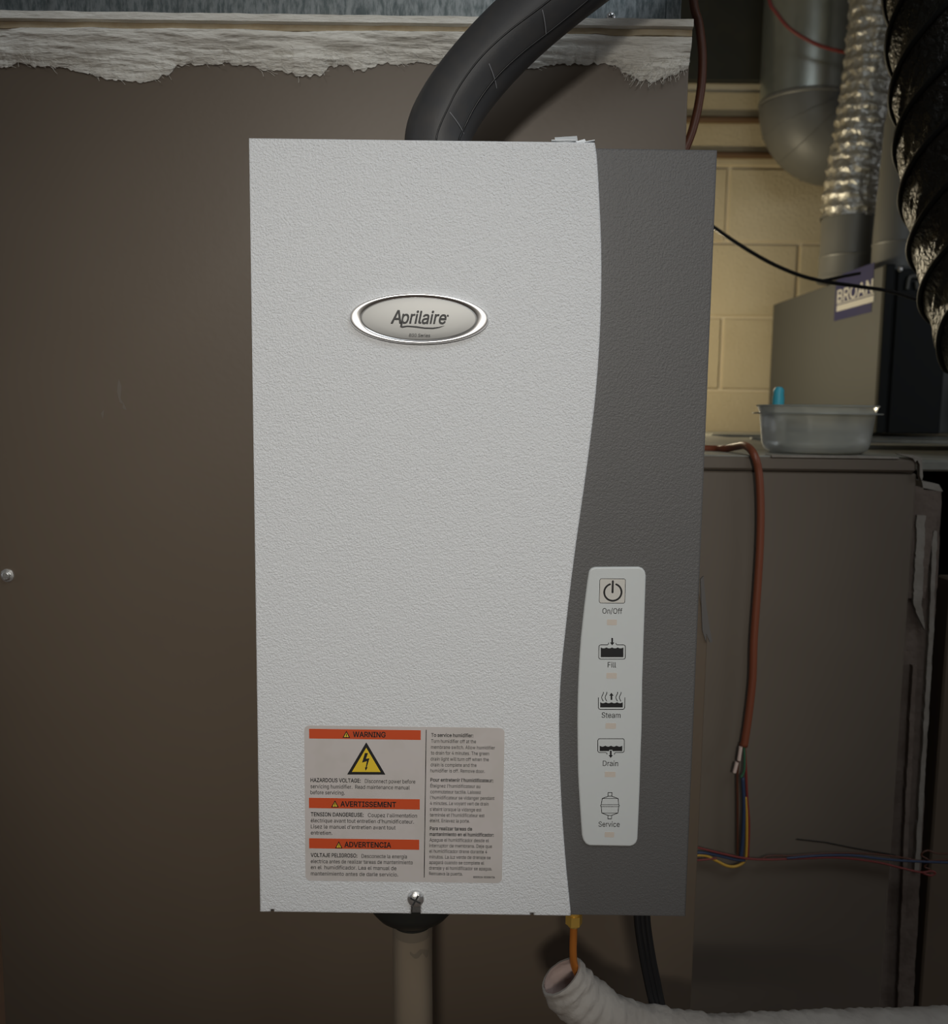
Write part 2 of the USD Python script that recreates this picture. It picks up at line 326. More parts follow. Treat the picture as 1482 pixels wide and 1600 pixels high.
edge = [(-60, 103), (0, 102), (25, 98), (55, 101), (90, 103), (130, 112), (170, 123), (205, 127), (240, 122), (262, 112), (275, 100), (300, 99), (330, 98), (370, 99), (420, 108), (445, 111), (470, 116), (500, 114), (512, 103), (540, 101), (565, 108), (580, 104), (600, 98), (640, 96), (700, 100), (760, 104), (820, 105), (870, 98), (940, 97), (960, 100), (985, 115), (1000, 123), (1020, 126), (1040, 118), (1060, 112), (1078, 105)]
e3 = ats(edge, YP - .004); top_z = at(560, 36, YP - .004)[2]
NX, NZ = 520, 26
xs = np.linspace(at(-60, 60, YP)[0], at(1079, 60, YP - .004)[0], NX)
zb = np.interp(xs, e3[:, 0], e3[:, 2]); jag = meshkit.fbm(np.stack([xs*260, 0*xs, 0*xs], 1), 4, 3); zb = zb - (jag - .5)*.005
tt = np.linspace(0, 1, NZ); X = np.repeat(xs[:, None], NZ, 1); Z = top_z - .007 + (zb[:, None] - top_z + .007)*tt
slope = X*60; n1 = meshkit.fbm(np.stack([X*38 + Z*60, Z*330, 0*X], -1), 4, 5); n2 = meshkit.fbm(np.stack([X*14, Z*40, 0*X], -1), 3, 9)
thick = (.0105*np.minimum(1, (1 - tt)*1.35)**.9*np.minimum(1, tt*9 + .35) + .0012)*(.62 + .75*n2) + .0034*(n1 - .45)*(np.minimum(1, (1 - tt)*5 + .15))
Y = YP - np.maximum(thick, .0006)
def sheet(X, Y, Z, yback):
    nx, nz = X.shape; P = np.stack([X, Y, Z], -1).reshape(-1, 3); Q = P.copy(); Q[:, 1] = yback
    i, j = np.meshgrid(np.arange(nx - 1), np.arange(nz - 1), indexing='ij'); a = i*nz + j; b = a + nz
    f = np.vstack([np.stack([a, b + 1, b], -1).reshape(-1, 3), np.stack([a, a + 1, b + 1], -1).reshape(-1, 3)])
    f = f[:, ::-1]; o = len(P); F2 = [f[:, ::-1] + o] ; rim = [np.arange(nx)*nz, np.arange(nx)*nz + nz - 1, np.arange(nz), (nx - 1)*nz + np.arange(nz)]
    for r_ in rim:
        F2.append(np.stack([r_[:-1], r_[1:], r_[1:] + o], 1)); F2.append(np.stack([r_[:-1], r_[1:] + o, r_[:-1] + o], 1))
    m = trimesh.Trimesh(np.vstack([P, Q]), np.vstack([f] + F2), process=False); m.fix_normals(); return m
INS = thing('insulation_strip', (xs.mean(), YP, pt), 'torn strip of white fibrous insulation along the top of the brown cabinet', 'insulation')
put(INS, 'fibre_batt', sheet(X, Y, Z, YP - .0001), M['insulation'], smooth=35)
xs2 = np.linspace(xs[0], xs[-1], 260); lipn = meshkit.fbm(np.stack([xs2*45, 0*xs2, 0*xs2], 1), 3, 21)
lz = np.stack([top_z + .0026 + 0*xs2, top_z + .0020 + 0*xs2, top_z - .0028 - .0016*lipn, top_z - .0036 - .0016*lipn], 1)
ly = np.stack([YP - .006 + 0*xs2, YP - .0125 - .003*lipn, YP - .0130 - .003*lipn, YP - .0105 - .002*lipn], 1)
put(INS, 'facing_lip', sheet(np.repeat(xs2[:, None], 4, 1), ly, lz, YP - .0001), M['insulation'], smooth=40, label='folded pale facing lip along the top')
zt_ = np.stack([top_z - .004 + 0*xs2, top_z - .0075 - .003*lipn], 1)
put(INS, 'glue_line', sheet(np.repeat(xs2[:, None], 2, 1), np.full((260, 2), YP - .0098) - .001*lipn[:, None], zt_, YP - .0001), M['insulation_tan'], smooth=40, label='tan cut edge below the lip')
# loose fibres along the ragged edge
def curves(parent, name, strands, widths, material, **kw):
    from pxr import Vt
    path = parent + '/' + numbered(parent, name); b = BASE.get(parent, np.zeros(3))
    cu = UsdGeom.BasisCurves.Define(stage, path); cu.CreateTypeAttr('linear')
    cu.CreatePointsAttr(Vt.Vec3fArray.FromNumpy((np.vstack(strands) - b).astype(np.float32)))
    cu.CreateCurveVertexCountsAttr(Vt.IntArray([len(s) for s in strands])); cu.CreateWidthsAttr(Vt.FloatArray([float(widths)])); cu.SetWidthsInterpolation('constant')
    UsdShade.MaterialBindingAPI.Apply(cu.GetPrim()).Bind(material); keys(cu.GetPrim(), **kw)
fib = []
for k in range(620):
    x = RNG.uniform(xs[0], xs[-1]) if k > 200 else RNG.uniform(at(985, 0, YP)[0], xs[-1])
    z = np.interp(x, xs, zb) + abs(RNG.normal(0, .010)); a = RNG.normal(-.35, .4) if x < at(960, 0, YP)[0] else RNG.normal(-2.1, .35); L = RNG.uniform(.003, .010)
    p = [np.array([x, YP - RNG.uniform(.001, .010), z])]
    for q in range(4):
        p.append(p[-1] + np.array([math.cos(a)*L/4*.9, RNG.normal(0, .0006), math.sin(a)*L/4])); a += RNG.normal(0, .22)
    p = np.array(p); p[:, 1] = np.minimum(p[:, 1], YP - .0006); p[:, 0] = np.minimum(p[:, 0], xs[-1] + .004); fib.append(p)
curves(INS, 'loose_fibres', fib, .00022, M['insulation'], kind='stuff')

# ------------------------------------------------------------------ the humidifier
HUM = thing('steam_humidifier', (0, .08, Z0), 'silver and grey wall-mounted steam humidifier with an oval badge and warning label', 'humidifier')
S0 = scale_at(0)
def D(px, py, y=0.0): p = at(px, py, y); return (p[0], p[2])
curve = [(930, 219), (934, 250), (938, 320), (940.5, 390), (940.5, 450), (938.5, 520), (934, 590), (928, 650), (920, 715), (911, 780), (901, 850), (892, 920), (884, 990), (878, 1050), (875, 1110), (875, 1170), (877, 1230), (881, 1300), (886, 1360), (890, 1400), (893, 1430)]
cw = np.array([D(*p) for p in curve]); cw = spline(np.c_[cw, np.zeros(len(cw))], 5)[:, :2]
XL = D(390, 600)[0]*0.5 + D(398, 800)[0]*0.5; XL = (D(389.5, 217)[0] + D(405, 1425)[0])/2
ZT, ZB = D(389, 215)[1], D(405, 1425.5)[1]
def notch(px, w, h):
    x = D(px, 1426)[0]; return [(x - w/2, ZB), (x - w/2, ZB + h), (x + w/2, ZB + h), (x + w/2, ZB)]
xs_ = D(650, 1420)[0]; wslot = .0031
slot = [(xs_ - wslot, ZB), (xs_ - wslot, ZB + .0065), (xs_ + wslot, ZB + .0065), (xs_ + wslot, ZB)]
cw[0] = (cw[0][0], ZT); cw[-1] = (cw[-1][0], ZB)
door = [(XL, ZT), (XL, ZB)] + notch(425.5, .0018, .0019) + slot + notch(832, .0018, .0019) + [tuple(p) for p in cw[::-1]]
put(HUM, 'front_door', plate(door, 0, .0075, .0014), M['silver_paint'], label='silver textured door with a curved right edge')
YG = .0075; XR = (at(1122.5, 234, YG)[0] + at(1071.5, 1430, YG)[0])/2; ZGT = at(1030, 232.5, YG)[2]; ZGB = at(980, 1431.5, YG)[2]
body = [(XL + .002, ZGB), (XR, ZGB), (XR, ZGT), (XL + .002, ZGT)]
put(HUM, 'cabinet_body', plate(body, YG, YP - .0005, .0014), M['grey_paint'], label='dark grey steel cabinet')
put(HUM, 'door_return', box((XL + .0015, .0076, ZGT), (cw[0][0] - .001, .12, ZT - .0008), .0004), M['silver_paint'], smooth=False, label='silver folded top edge of the door')

# door screw
c = D(650, 1403); 
sr = put(HUM, 'door_screw', lathe([(0, -.001), (.0061, -.001), (.0061, .0005), (.0056, .0019), (.0042, .0030), (.0024, .0036), (0, .0038)], (c[0], 0, c[1]), 36, 'y'), M['screw_metal'], label='shiny cross-head door screw')
cr = unary_union([sbox(-.0040, -.0006, .0040, .0006), sbox(-.0006, -.0040, .0006, .0040)])
put(sr, 'cross_recess', facing(affinity.translate(affinity.rotate(cr, 62), *c), -.0034, .0005), M['soft_ink'])

# oval badge
bc = D(655, 498.6); ax, az = 107.5*S0, 38.6*S0
def oval(profile, n=96):
    p = np.array(profile); m = lathe(np.c_[p[:, 0], p[:, 1]], (0, 0, 0), n, 'y'); v = m.vertices.copy(); v[:, 0] *= ax; v[:, 2] *= az
    th = -.016 + .0; x, z = v[:, 0].copy(), v[:, 2].copy(); v[:, 0] = x + bc[0]; v[:, 2] = z + bc[1]; m.vertices = v; return m
BD = put(HUM, 'badge', oval([(1.0, -.0005), (1.0, .0012), (.992, .0022), (.972, .0030), (.94, .0032), (.90, .0031), (.86, .00285), (.835, .0026), (.82, .0024), (0, .0024)]), M['chrome'], smooth=25, label='oval badge with a chrome rim')
put(BD, 'badge_face', oval([(.835, .0022), (.832, .0026), (.80, .0028), (.6, .0032), (.3, .0034), (0, .0035)]), M['badge_silver'], smooth=True, label='brushed silver face')
def Q8(x, y): return D(520 + x/5.293, 440 + y/5.293, -.0036)
zs8 = S0*.994/5.293
yb = -.0033
a0 = Q8(480, 343)
let = [text('A', a0[0], a0[1], yb, 88*zs8, 102*zs8, True, .20, .0004), text('prilaire', a0[0] + 82*zs8, a0[1], yb, 364*zs8, 98*zs8, True, .20, .0004)]
sw = [Q8(*p) for p in ((566, 378), (575, 368), (620, 363), (690, 368), (760, 378), (830, 380), (880, 374), (925, 364), (885, 382), (830, 392), (760, 390), (690, 381), (620, 375), (575, 382))]
let.append(facing(Polygon(sw).buffer(0), yb, .0004))
dd = Q8(953, 282); let.append(facing(Point(*dd).buffer(8*zs8), yb, .0004))
put(BD, 'lettering', cat_(let), M['ink'], smooth=False)
a1 = Q8(630, 455)
put(BD, 'lettering', text('800 Series', a1[0], a1[1], -.0029, 172*zs8, 25*zs8, False, .15, .0006), M['soft_ink'], smooth=False)

# warning label
def L1(x, y): return D(470 + x/4.491, 1125 + y/4.491)
def L2(x, y): return D(470 + x/4.491, 1245 + y/4.491)
ls = S0/4.491
q = np.array([D(475.5, 1133.5), D(788, 1137), D(785.5, 1380), D(478, 1375)]); x0, x1 = q[[0, 3], 0].mean(), q[[1, 2], 0].mean(); z1, z0 = q[:2, 1].mean(), q[2:, 1].mean()
lab = sbox(x0 + .0035, z0 + .0035, x1 - .0035, z1 - .0035).buffer(.0035, quad_segs=6)
T1, T2, T3 = .00022, .00012, .00012
WL = put(HUM, 'warning_label', facing(lab, .0000, T1), M['label_paper'], smooth=False, label='white safety sticker with red banners and small text')
def line(P, s, xa, xb, bl, cap, bold=False, y=-T1, k=T3):
    a = P(xa, bl); return text(s, a[0], a[1], y, (xb - xa)*ls, cap*ls, bold, 0, k)
def tri_sym(P, xa, xb, ya, yb_):
    t = Polygon([P((xa + xb)/2, ya), P(xa, yb_), P(xb, yb_)]); w = (xb - xa)*ls
    outer = t.buffer(w*.03, join_style=1); inner = t.buffer(-w*.09, join_style=2)
    m = facing(outer.difference(inner), -T1 - T2, T3); i = facing(inner, -T1 - T2, T3)
    cx = P((xa + xb)/2, 0)[0]; zt, zb2 = P(0, ya)[1], P(0, yb_)[1]; h = zt - zb2
    ex = facing(unary_union([sbox(cx - w*.045, zb2 + h*.32, cx + w*.045, zb2 + h*.70), sbox(cx - w*.045, zb2 + h*.15, cx + w*.045, zb2 + h*.24)]), -T1 - T2 - T3, .00006)
    return m, i, ex
for P, (xa, xb, ya, yb_), (tx0, tx1, tb, tc), word, (sa, sb, sy0, sy1) in (
        (L1, (60, 843, 61, 133), (368, 605, 117, 39), 'WARNING', (297, 346, 77, 122)),
        (L2, (59, 836, 6, 84), (280, 688, 66, 39), 'AVERTISSEMENT', (217, 266, 26, 71)),
        (L2, (60, 832, 290, 367), (308, 652, 350, 39), 'ADVERTENCIA', (245, 292, 313, 358))):
    a, b = P(xa, ya), P(xb, yb_)
    put(WL, 'red_banner', facing(sbox(a[0], a[1] - (yb_ - ya)*ls, b[0], a[1]), -T1, T2), M['label_red'], smooth=False)
    m, i, ex = tri_sym(P, sa, sb, sy0, sy1)
    put(WL, 'alert_symbol', cat_([m, ex]), M['ink'], smooth=False); put(WL, 'alert_symbol_fill', i, M['label_yellow'], smooth=False)
    put(WL, 'lettering', line(P, word, tx0, tx1, tb, tc, True, -T1 - T2), M['ink'], smooth=False)
tri = Polygon([L1(461, 160), L1(331, 379), L1(591, 380)]); inn = tri.buffer(-17.5*ls, join_style=2)
put(WL, 'hazard_triangle', facing(tri.buffer(2.5*ls).difference(inn), -T1, T3), M['ink'], smooth=False, label='black bordered voltage triangle')
put(WL, 'hazard_triangle_fill', facing(inn, -T1, T3*.8), M['label_yellow'], smooth=False, label='yellow triangle field')
bolt = Polygon([L1(*p) for p in ((452, 230), (473, 231), (459, 270), (483, 268), (464, 331), (471, 329), (457, 355), (452, 331), (457, 332), (466, 287), (432, 297))])
put(WL, 'voltage_bolt', facing(bolt.buffer(0), -T1 - T3*.8, T3), M['ink'], smooth=False)
put(WL, 'divider_line', facing(Polygon([L1(879, 68), L1(884, 68), L2(870, 565), L2(865, 565)]), -T1, T3), M['ink'], smooth=False)
LEFT = [[(L1, 'HAZARDOUS VOLTAGE:', 70, 437, 433, 29, 1), (L1, 'Disconnect power before', 452, 820, 440, 29, 0), (L1, 'servicing humidifier.  Read maintenance manual', 70, 795, 477, 29, 0), (L1, 'before servicing.', 70, 320, 519, 29, 0)],
        [(L2, 'TENSION DANGEREUSE:', 72, 460, 134, 29, 1), (L2, "Coupez l'alimentation", 473, 833, 140, 29, 0), (L2, "électrique avant tout entretien d'humidificateur.", 72, 830, 177, 29, 0), (L2, "Lisez le manuel d'entretien avant tout", 72, 695, 220, 29, 0), (L2, 'entretien.', 72, 230, 263, 29, 0)],
        [(L2, 'VOLTAJE PELIGROSO:', 72, 415, 420, 29, 1), (L2, 'Desconecte la energía', 428, 763, 427, 29, 0), (L2, 'electrica antes de realizar tareas de mantenimiento', 72, 825, 463, 29, 0), (L2, 'en el  humidificador. Lea el manual de', 72, 705, 505, 29, 0), (L2, 'mantenimiento antes de darle servicio.', 72, 718, 549, 29, 0)]]
RIGHTC = [[(L1, 'To service humidifier:', 917, 1222, 116, 26, 1), (L1, 'Turn humidifier off at the', 917, 1243, 158, 26, 0), (L1, 'membrane switch. Allow humidifier', 915, 1380, 200, 26, 0), (L1, 'to drain for 4 minutes. The green', 915, 1338, 241, 26, 0), (L1, 'drain light will turn off when the', 913, 1337, 283, 26, 0), (L1, 'drain is complete and the', 913, 1247, 324, 26, 0), (L1, 'humidifier is off. Remove door.', 911, 1308, 365, 26, 0)],
          [(L1, "Pour entretenir l'humidificateur:", 911, 1370, 430, 26, 1), (L1, "Éteignez l'humidificateur au", 911, 1276, 472, 26, 0), (L1, 'commutateur tactile. Laissez', 911, 1280, 513, 26, 0), (L1, "l'humidificateur se vidanger pendant", 910, 1380, 554, 26, 0), (L2, '4 minutes. Le voyant vert de drain', 908, 1338, 55, 26, 0), (L2, "s'éteint lorsque la vidange est", 908, 1285, 97, 26, 0), (L2, "terminée et l'humidificateur est", 908, 1307, 137, 26, 0), (L2, 'éteint. Enlevez la porte.', 907, 1200, 177, 26, 0)],
          [(L2, 'Para realizar tareas de', 907, 1218, 232, 26, 1), (L2, 'mantenimiento en el humidificador:', 905, 1378, 272, 26, 1), (L2, 'Apague el humidificador desde el', 905, 1342, 312, 26, 0), (L2, 'interruptor de membrana. Deje que', 904, 1365, 352, 26, 0), (L2, 'el humidificador drene durante 4', 904, 1330, 391, 26, 0), (L2, 'minutos. La luz verde de drenaje se', 903, 1356, 431, 26, 0), (L2, 'apagará cuando se complete el', 903, 1308, 470, 26, 0), (L2, 'drenaje y el humidificador se apagua.', 902, 1367, 509, 26, 0), (L2, 'Remueva la puerta.', 902, 1150, 548, 26, 0)],
          [(L2, 'B2203126  B2208670A', 1212, 1372, 568, 14, 1)]]
for para in LEFT + RIGHTC:
    put(WL, 'lettering', cat_([line(P, s, a, b, bl, cp, bool(bd)) for P, s, a, b, bl, cp, bd in para]), M['soft_ink'], smooth=False)

# control panel
YC = YG - .0016
def C3(x, y): return D(870 + x/6.667, 870 + y/6.667, YC)
def C4(x, y): return D(870 + x/6.667, 1100 + y/6.667, YC)
cs = scale_at(YC)/6.667
out = [C3(*p) for p in ((335, 170), (318, 280), (290, 500), (268, 700), (252, 850), (238, 1050), (228, 1250), (221, 1450), (218, 1600))] + [C4(*p) for p in ((217, 200), (219, 450), (223, 700), (231, 860), (240, 1000), (252, 1200), (264, 1370), (280, 1425), (305, 1460), (340, 1478), (550, 1483), (765, 1487), (805, 1475), (832, 1450), (845, 1415), (858, 1150), (870, 850), (880, 500), (890, 250))] + [C3(*p) for p in ((897, 1300), (908, 950), (920, 600), (934, 200), (925, 155), (900, 120), (860, 106), (620, 106), (400, 108), (362, 120), (342, 145))]
out = np.array(Polygon(out).buffer(-.0032, quad_segs=8).buffer(.0032, quad_segs=8).simplify(.00003).exterior.coords)[:-1]
CP = put(HUM, 'control_panel', plate(out, YC, YG + .0005, .0012), M['membrane'], label='white membrane control panel')
TI = .00010
def ink(shape, name='icon', material='ink', y=YC, t=TI): return put(CP, name, facing(shape, y, t), M[material], smooth=False)
def rrect(P, xa, xb, ya, yb_, r):
    a, b = P(xa, ya), P(xb, yb_); r *= cs; w, h = (xb - xa)*cs, (yb_ - ya)*cs
    return sbox(a[0] + r, a[1] - h + r, a[0] + w - r, a[1] - r).buffer(r, quad_segs=6)
def stroke(P, pts, w, closed=False):
    g = [P(*p) for p in pts]; return LineString(g + ([g[0]] if closed else [])).buffer(w*cs/2, cap_style=2, join_style=1)
def waves(P, xa, xb, ytop, ybot, lo, n=4, dip=10):
    xs = np.linspace(xa, xb, 33); ys = ytop + dip*np.abs(np.sin((xs - xa)/(xb - xa)*math.pi*n))
    return Polygon([P(x, y) for x, y in zip(xs, ys)] + [P(xb, ybot), P(xa, ybot)])
bt = rrect(C3, 450, 726, 224, 491, 22)
put(CP, 'power_button', facing(bt, YC, TI*.5), M['button_face'], smooth=False, label='square power button')
cc = C3(587, 369); ring_ = Point(*cc).buffer(101*cs, quad_segs=24).difference(Point(*cc).buffer(82*cs, quad_segs=24))
gap = Polygon([cc, (cc[0] - 46*cs, cc[1] + 120*cs), (cc[0] + 46*cs, cc[1] + 120*cs)])
pts_ = [Point(cc[0] + s*33*cs, cc[1] + 85.5*cs).buffer(9.5*cs) for s in (-1, 1)]
ink(unary_union([bt.difference(bt.buffer(-5*cs)), ring_.difference(gap), *pts_, rrect(C3, 577, 598, 245, 383, 10)]))
def arrow(P, x, ya, yb_, w=17, head=44, hl=30):
    s = 1 if yb_ > ya else -1; return unary_union([Polygon([P(x - w/2, ya), P(x + w/2, ya), P(x + w/2, yb_ - s*hl*.8), P(x - w/2, yb_ - s*hl*.8)]), Polygon([P(x - head/2, yb_ - s*hl), P(x + head/2, yb_ - s*hl), P(x, yb_)])])
fill = stroke(C3, [(543, 895), (540, 910), (530, 917), (462, 917), (448, 922), (442, 936), (440, 1048), (446, 1060), (460, 1066), (698, 1066), (712, 1060), (717, 1048), (718, 936), (712, 922), (698, 917), (632, 917), (622, 910), (618, 897)], 6.5)
ink(unary_union([fill, waves(C3, 461, 697, 944, 1045, 0), arrow(C3, 580, 845, 922)]))
steam = [stroke(C3, [(436, 1465), (436, 1570), (442, 1584), (456, 1590), (690, 1590), (704, 1584), (711, 1570), (713, 1465)], 6.5), waves(C3, 455, 690, 1515, 1568, 0), arrow(C3, 572, 1490, 1416)]
for x in (480, 516, 628, 664): steam.append(stroke(C3, [(x + 9*math.sin(t*1.9*math.pi + 1.2), 1408 + 97*t) for t in np.linspace(0, 1, 20)], 7))
ink(unary_union(steam))
dr = arrow(C4, 565, 486, 562)
drain = stroke(C4, [(528, 527), (525, 512), (513, 505), (448, 505), (435, 499), (430, 486), (430, 380), (436, 367), (448, 361), (690, 361), (702, 367), (707, 380), (706, 486), (700, 499), (688, 505), (616, 505), (606, 512), (603, 527)], 6.5)
ink(unary_union([unary_union([drain, waves(C4, 450, 685, 434, 490, 0)]).difference(dr.buffer(9*cs, join_style=2)), dr]))
can = [stroke(C4, [(538, 922), (578, 922), (577, 959), (537, 959)], 6, True), stroke(C4, [(536, 1160), (574, 1160), (573, 1196), (535, 1196)], 6, True)]
can.append(stroke(C4, [(477, 984), (540, 960), (576, 960), (642, 985), (648, 1048), (655, 1058), (648, 1068), (640, 1135), (574, 1160), (536, 1160), (472, 1135), (466, 1068), (459, 1058), (466, 1048)], 6.5, True))
for ya, xa, xb in ((984, 477, 642), (1048, 466, 648), (1068, 466, 648), (1135, 472, 640)): can.append(stroke(C4, [(xa, ya), (xb, ya)], 4.5))
ink(unary_union(can))
for P, s, xa, xb, bl in ((C3, 'On/Off', 478, 688, 591), (C3, 'Fill', 533, 622, 1152), (C4, 'Steam', 470, 673, 142), (C4, 'Drain', 482, 648, 644), (C4, 'Service', 438, 668, 1277)):
    a = P(xa, bl); put(CP, 'lettering', text(s, a[0], a[1], YC, (xb - xa)*cs, 59*cs, False, 0, TI), M['soft_ink'], smooth=False)
for P, r in ((C3, (526, 632, 652, 713)), (C3, (521, 632, 1208, 1270)), (C4, (512, 624, 198, 260)), (C4, (504, 620, 704, 763)), (C4, (504, 606, 1333, 1391))):
    put(CP, 'indicator_light', facing(rrect(P, *r, 8), YC, TI*1.5), M['lens'], smooth=False)

# drain cup and hose below
YD = .055; cx = at(645, 1435, YD)[0]; zc_ = ZGB; kd = scale_at(YD)
def zd(py): return at(645, py, YD)[2]
bowl = [(0, zd(1458)), (29*kd, zd(1458)), (30*kd, zd(1456)), (30*kd, zd(1440)), (34*kd, zd(1434)), (48*kd, zd(1429)), (60*kd, zd(1422)), (69*kd, zd(1412)), (72*kd, zd(1404)), (72*kd, ZGB - .0005), (0, ZGB - .0005)]
put(HUM, 'drain_cup', lathe(bowl, (cx, YD, 0), 64), M['black_plastic'], label='black drain cup under the cabinet')
DH = thing('drain_hose', (cx, YD, 0.03), 'milky clear plastic drain hose hanging under the humidifier', 'hose')
zh = zd(1441)
hp = spline([(cx, YD, zh), (cx, YD, zh - .03), (cx + .0008, YD, zh - .08), (cx + .002, YD + .002, zh - .18), (cx + .004, YD + .004, zh - .38), (cx + .004, YD + .004, .03)], 10)
put(DH, 'tube_wall', tube(hp, 33*kd, 48, False), M['clear_hose'], smooth=True)
put(DH, 'tube_bore', tube(hp[1:], 28*kd, 40, False), M['clear_hose'], smooth=True)
sm = []
for k in range(26):
    a = -1.6 + .075*k; h0 = .004*(.5 + meshkit.noise(np.array([[k*.5, 0, 0]]), 4)[0]); zz = zd(1474) - .0018*math.sin(k*.5) - .0002*k
    sm.append(box((-.0006, -.00025, -h0/2), (.0006, .00025, h0/2))); sm[-1].apply_transform(trimesh.transformations.rotation_matrix(a + math.pi/2, [0, 0, 1])); sm[-1].apply_translation([cx + .0128*math.cos(a), YD + .0128*math.sin(a), zz])
put(DH, 'dark_band', cat_(sm), M['black_plastic'], smooth=False, label='dark smudge inside the clear hose')

# brass nut, copper tube, wrapped sleeve
YS = .03; xn = at(897, 1440, YS)[0]; kq = scale_at(YS)
def zs(py): return at(897, py, YS)[2]
WT = thing('water_supply_tube', (xn, YS, zs(1470)), 'orange copper water tube with a brass nut under the humidifier', 'tube')
hx = Polygon([(14*kq*math.cos(a + .1), 14*kq*math.sin(a + .1)) for a in np.arange(6)*math.pi/3])
nut = trimesh.creation.extrude_polygon(hx, zs(1428) - zs(1443), engine='earcut'); nut.apply_translation([xn, YS, zs(1443)])
stub = lathe([(0, zs(1428)), (10*kq, zs(1428)), (10*kq, ZGB - .0004), (0, ZGB - .0004)], (xn, YS, 0), 24)
put(WT, 'brass_nut', cat_([nut, stub, lathe([(0, zs(1447)), (9*kq, zs(1447)), (12*kq, zs(1443)), (0, zs(1443))], (xn, YS, 0), 24)]), M['brass'], smooth=25, label='brass compression nut')
tb = spline([(xn, YS, zs(1440)), at(896.5, 1462, YS), at(896, 1490, YS), at(899, 1512, YS + .002), at(912, 1540, YS + .004)], 10)
put(WT, 'tube', tube(tb, 6.3*kq, 18), M['copper_tube'], smooth=True)
SL = thing('pipe_insulation_sleeve', (xn + .05, YS, zs(1570)), 'lumpy white foam sleeve open at one end below the copper tube', 'pipe insulation')
sp = spline([at(876, 1524, YS + .004), at(893, 1546, YS + .004), at(918, 1570, YS + .004), at(955, 1594, YS + .004), at(1010, 1612, YS + .006), at(1090, 1625, YS + .01), at(1180, 1627, YS + .015), at(1290, 1621, YS + .03), at(1400, 1616, YS + .05), at(1520, 1612, YS + .08)], 22)
def sleeve_r(s, th, p): return .0192 + .0042*(meshkit.fbm(np.stack([s*75, np.cos(th)*1.3, np.sin(th)*1.3], -1), 4, 31) - .5) + .0004*np.sin(s*620 + 1.3*np.sin(th)) + .0026*(meshkit.fbm(np.stack([s*210, np.cos(th)*1.2, np.sin(th)*1.2], -1), 3, 35) - .5) - .0016*np.exp(-s/.004)
put(SL, 'wrap', tube(sp, .0195, 56, False, sleeve_r), M['sleeve'], smooth=60)
put(SL, 'bore', tube(sp[:60], .0150, 40, False, lambda s, th, p: sleeve_r(s, th, p) - .0018 - .002*np.minimum(s/.01, 1)), M['sleeve_inside'], smooth=60, label='pinkish inside of the sleeve')
rim_o = tube(sp[:2], .0195, 56, False, sleeve_r).vertices[:56]; rim_i = rim_o + (sp[0] - rim_o)*.10
iv = np.arange(56); jv = (iv + 1) % 56
put(SL, 'rim', trimesh.Trimesh(np.vstack([rim_o, rim_i]), np.vstack([np.stack([iv, jv, jv + 56], 1), np.stack([iv, jv + 56, iv + 56], 1)]), process=False), M['sleeve'], smooth=True)

# power cable at the lower right
PCB = thing('power_cable', (at(1004, 1433, .06)[0], .06, zc_ - .1), 'flat black power cable hanging in front of the white sleeve', 'cable')
for off, r in ((-7.5, .0028), (0, .0026), (7.5, .0028)):
    pts = [at(1003 + off, 1425, .058), at(1005 + off, 1450, .056), at(1012 + off, 1495, .052), at(1021 + off, 1540, .049), at(1030 + off*.9, 1585, .048), at(1036 + off*.9, 1640, .050), at(1044 + off, 1760, .06)]
    put(PCB, 'conductor', tube(spline(pts, 8), r, 14), M['cable_black'], smooth=True)

# steam hose on top
YH = .085
hx0 = at(685, 215, YH)[0]
hcen = [np.array([hx0 + .001, YH, ZGT + .0006]), at(685, 215, YH), at(706, 166, YH), at(746, 112, YH), at(796, 58, YH - .002), at(852, 8, YH - .004), at(905, -34, YH - .004), at(975, -85, YH), at(1060, -140, YH), at(1180, -235, YH + .01), at(1260, -360, YH + .02), at(1290, -520, YH + .03), at(1290, -1500, YH + .03)]
SH = thing('steam_hose', hcen[0], 'thick black rubber steam hose curving up from the humidifier top', 'hose')
hpath = spline(hcen, 14); hr = 51.5*scale_at(YH - .025)
def hose_r(s, th, p): return hr*(1 + .012*np.cos(6*th)*np.maximum(0, np.cos(th - 2.2)) + .012*(meshkit.fbm(np.stack([s*18, np.cos(th), np.sin(th)], -1), 3, 77) - .5))
put(SH, 'rubber_tube', tube(hpath, hr, 72, True, hose_r), M['rubber'], smooth=50)
t_, U_, V_ = frames(hpath)
def on_hose(k, ang): # a point of the hose's skin on the side at angle ang from the camera side, clockwise
    tow = EYE - hpath[k]; tow -= t_[k]*(tow @ t_[k]); tow /= np.linalg.norm(tow); side = np.cross(t_[k], tow)
    return hpath[k] + (math.cos(ang)*tow + math.sin(ang)*side)*(hr + .0002)
for k, a0, a1 in ((22, .05, .75), (44, .1, .8), (66, .05, .7)):
    ring_pts = [on_hose(min(k + int(round(3*u)), len(hpath) - 1), (a0 + (a1 - a0)*u)) for u in np.linspace(0, 1, 12)]
    ring_pts = [on_hose(k, a0 + (a1 - a0)*u) + t_[k]*(-.006*u) for u in np.linspace(0, 1, 14)]
    put(SH, 'pale_mark', tube(ring_pts, .00038, 6), M['mark'], smooth=True, label='thin pale line printed across the hose')
for ang, nm in ((-.1, 'mould_seam'), (.62, 'mould_seam')):
    put(SH, nm, tube([on_hose(k, ang + .08*math.sin(k*.11)) - (on_hose(k, ang) - hpath[k])*.008 for k in range(9, len(hpath) - 2)], .0007, 6), M['cable_black'], smooth=True)
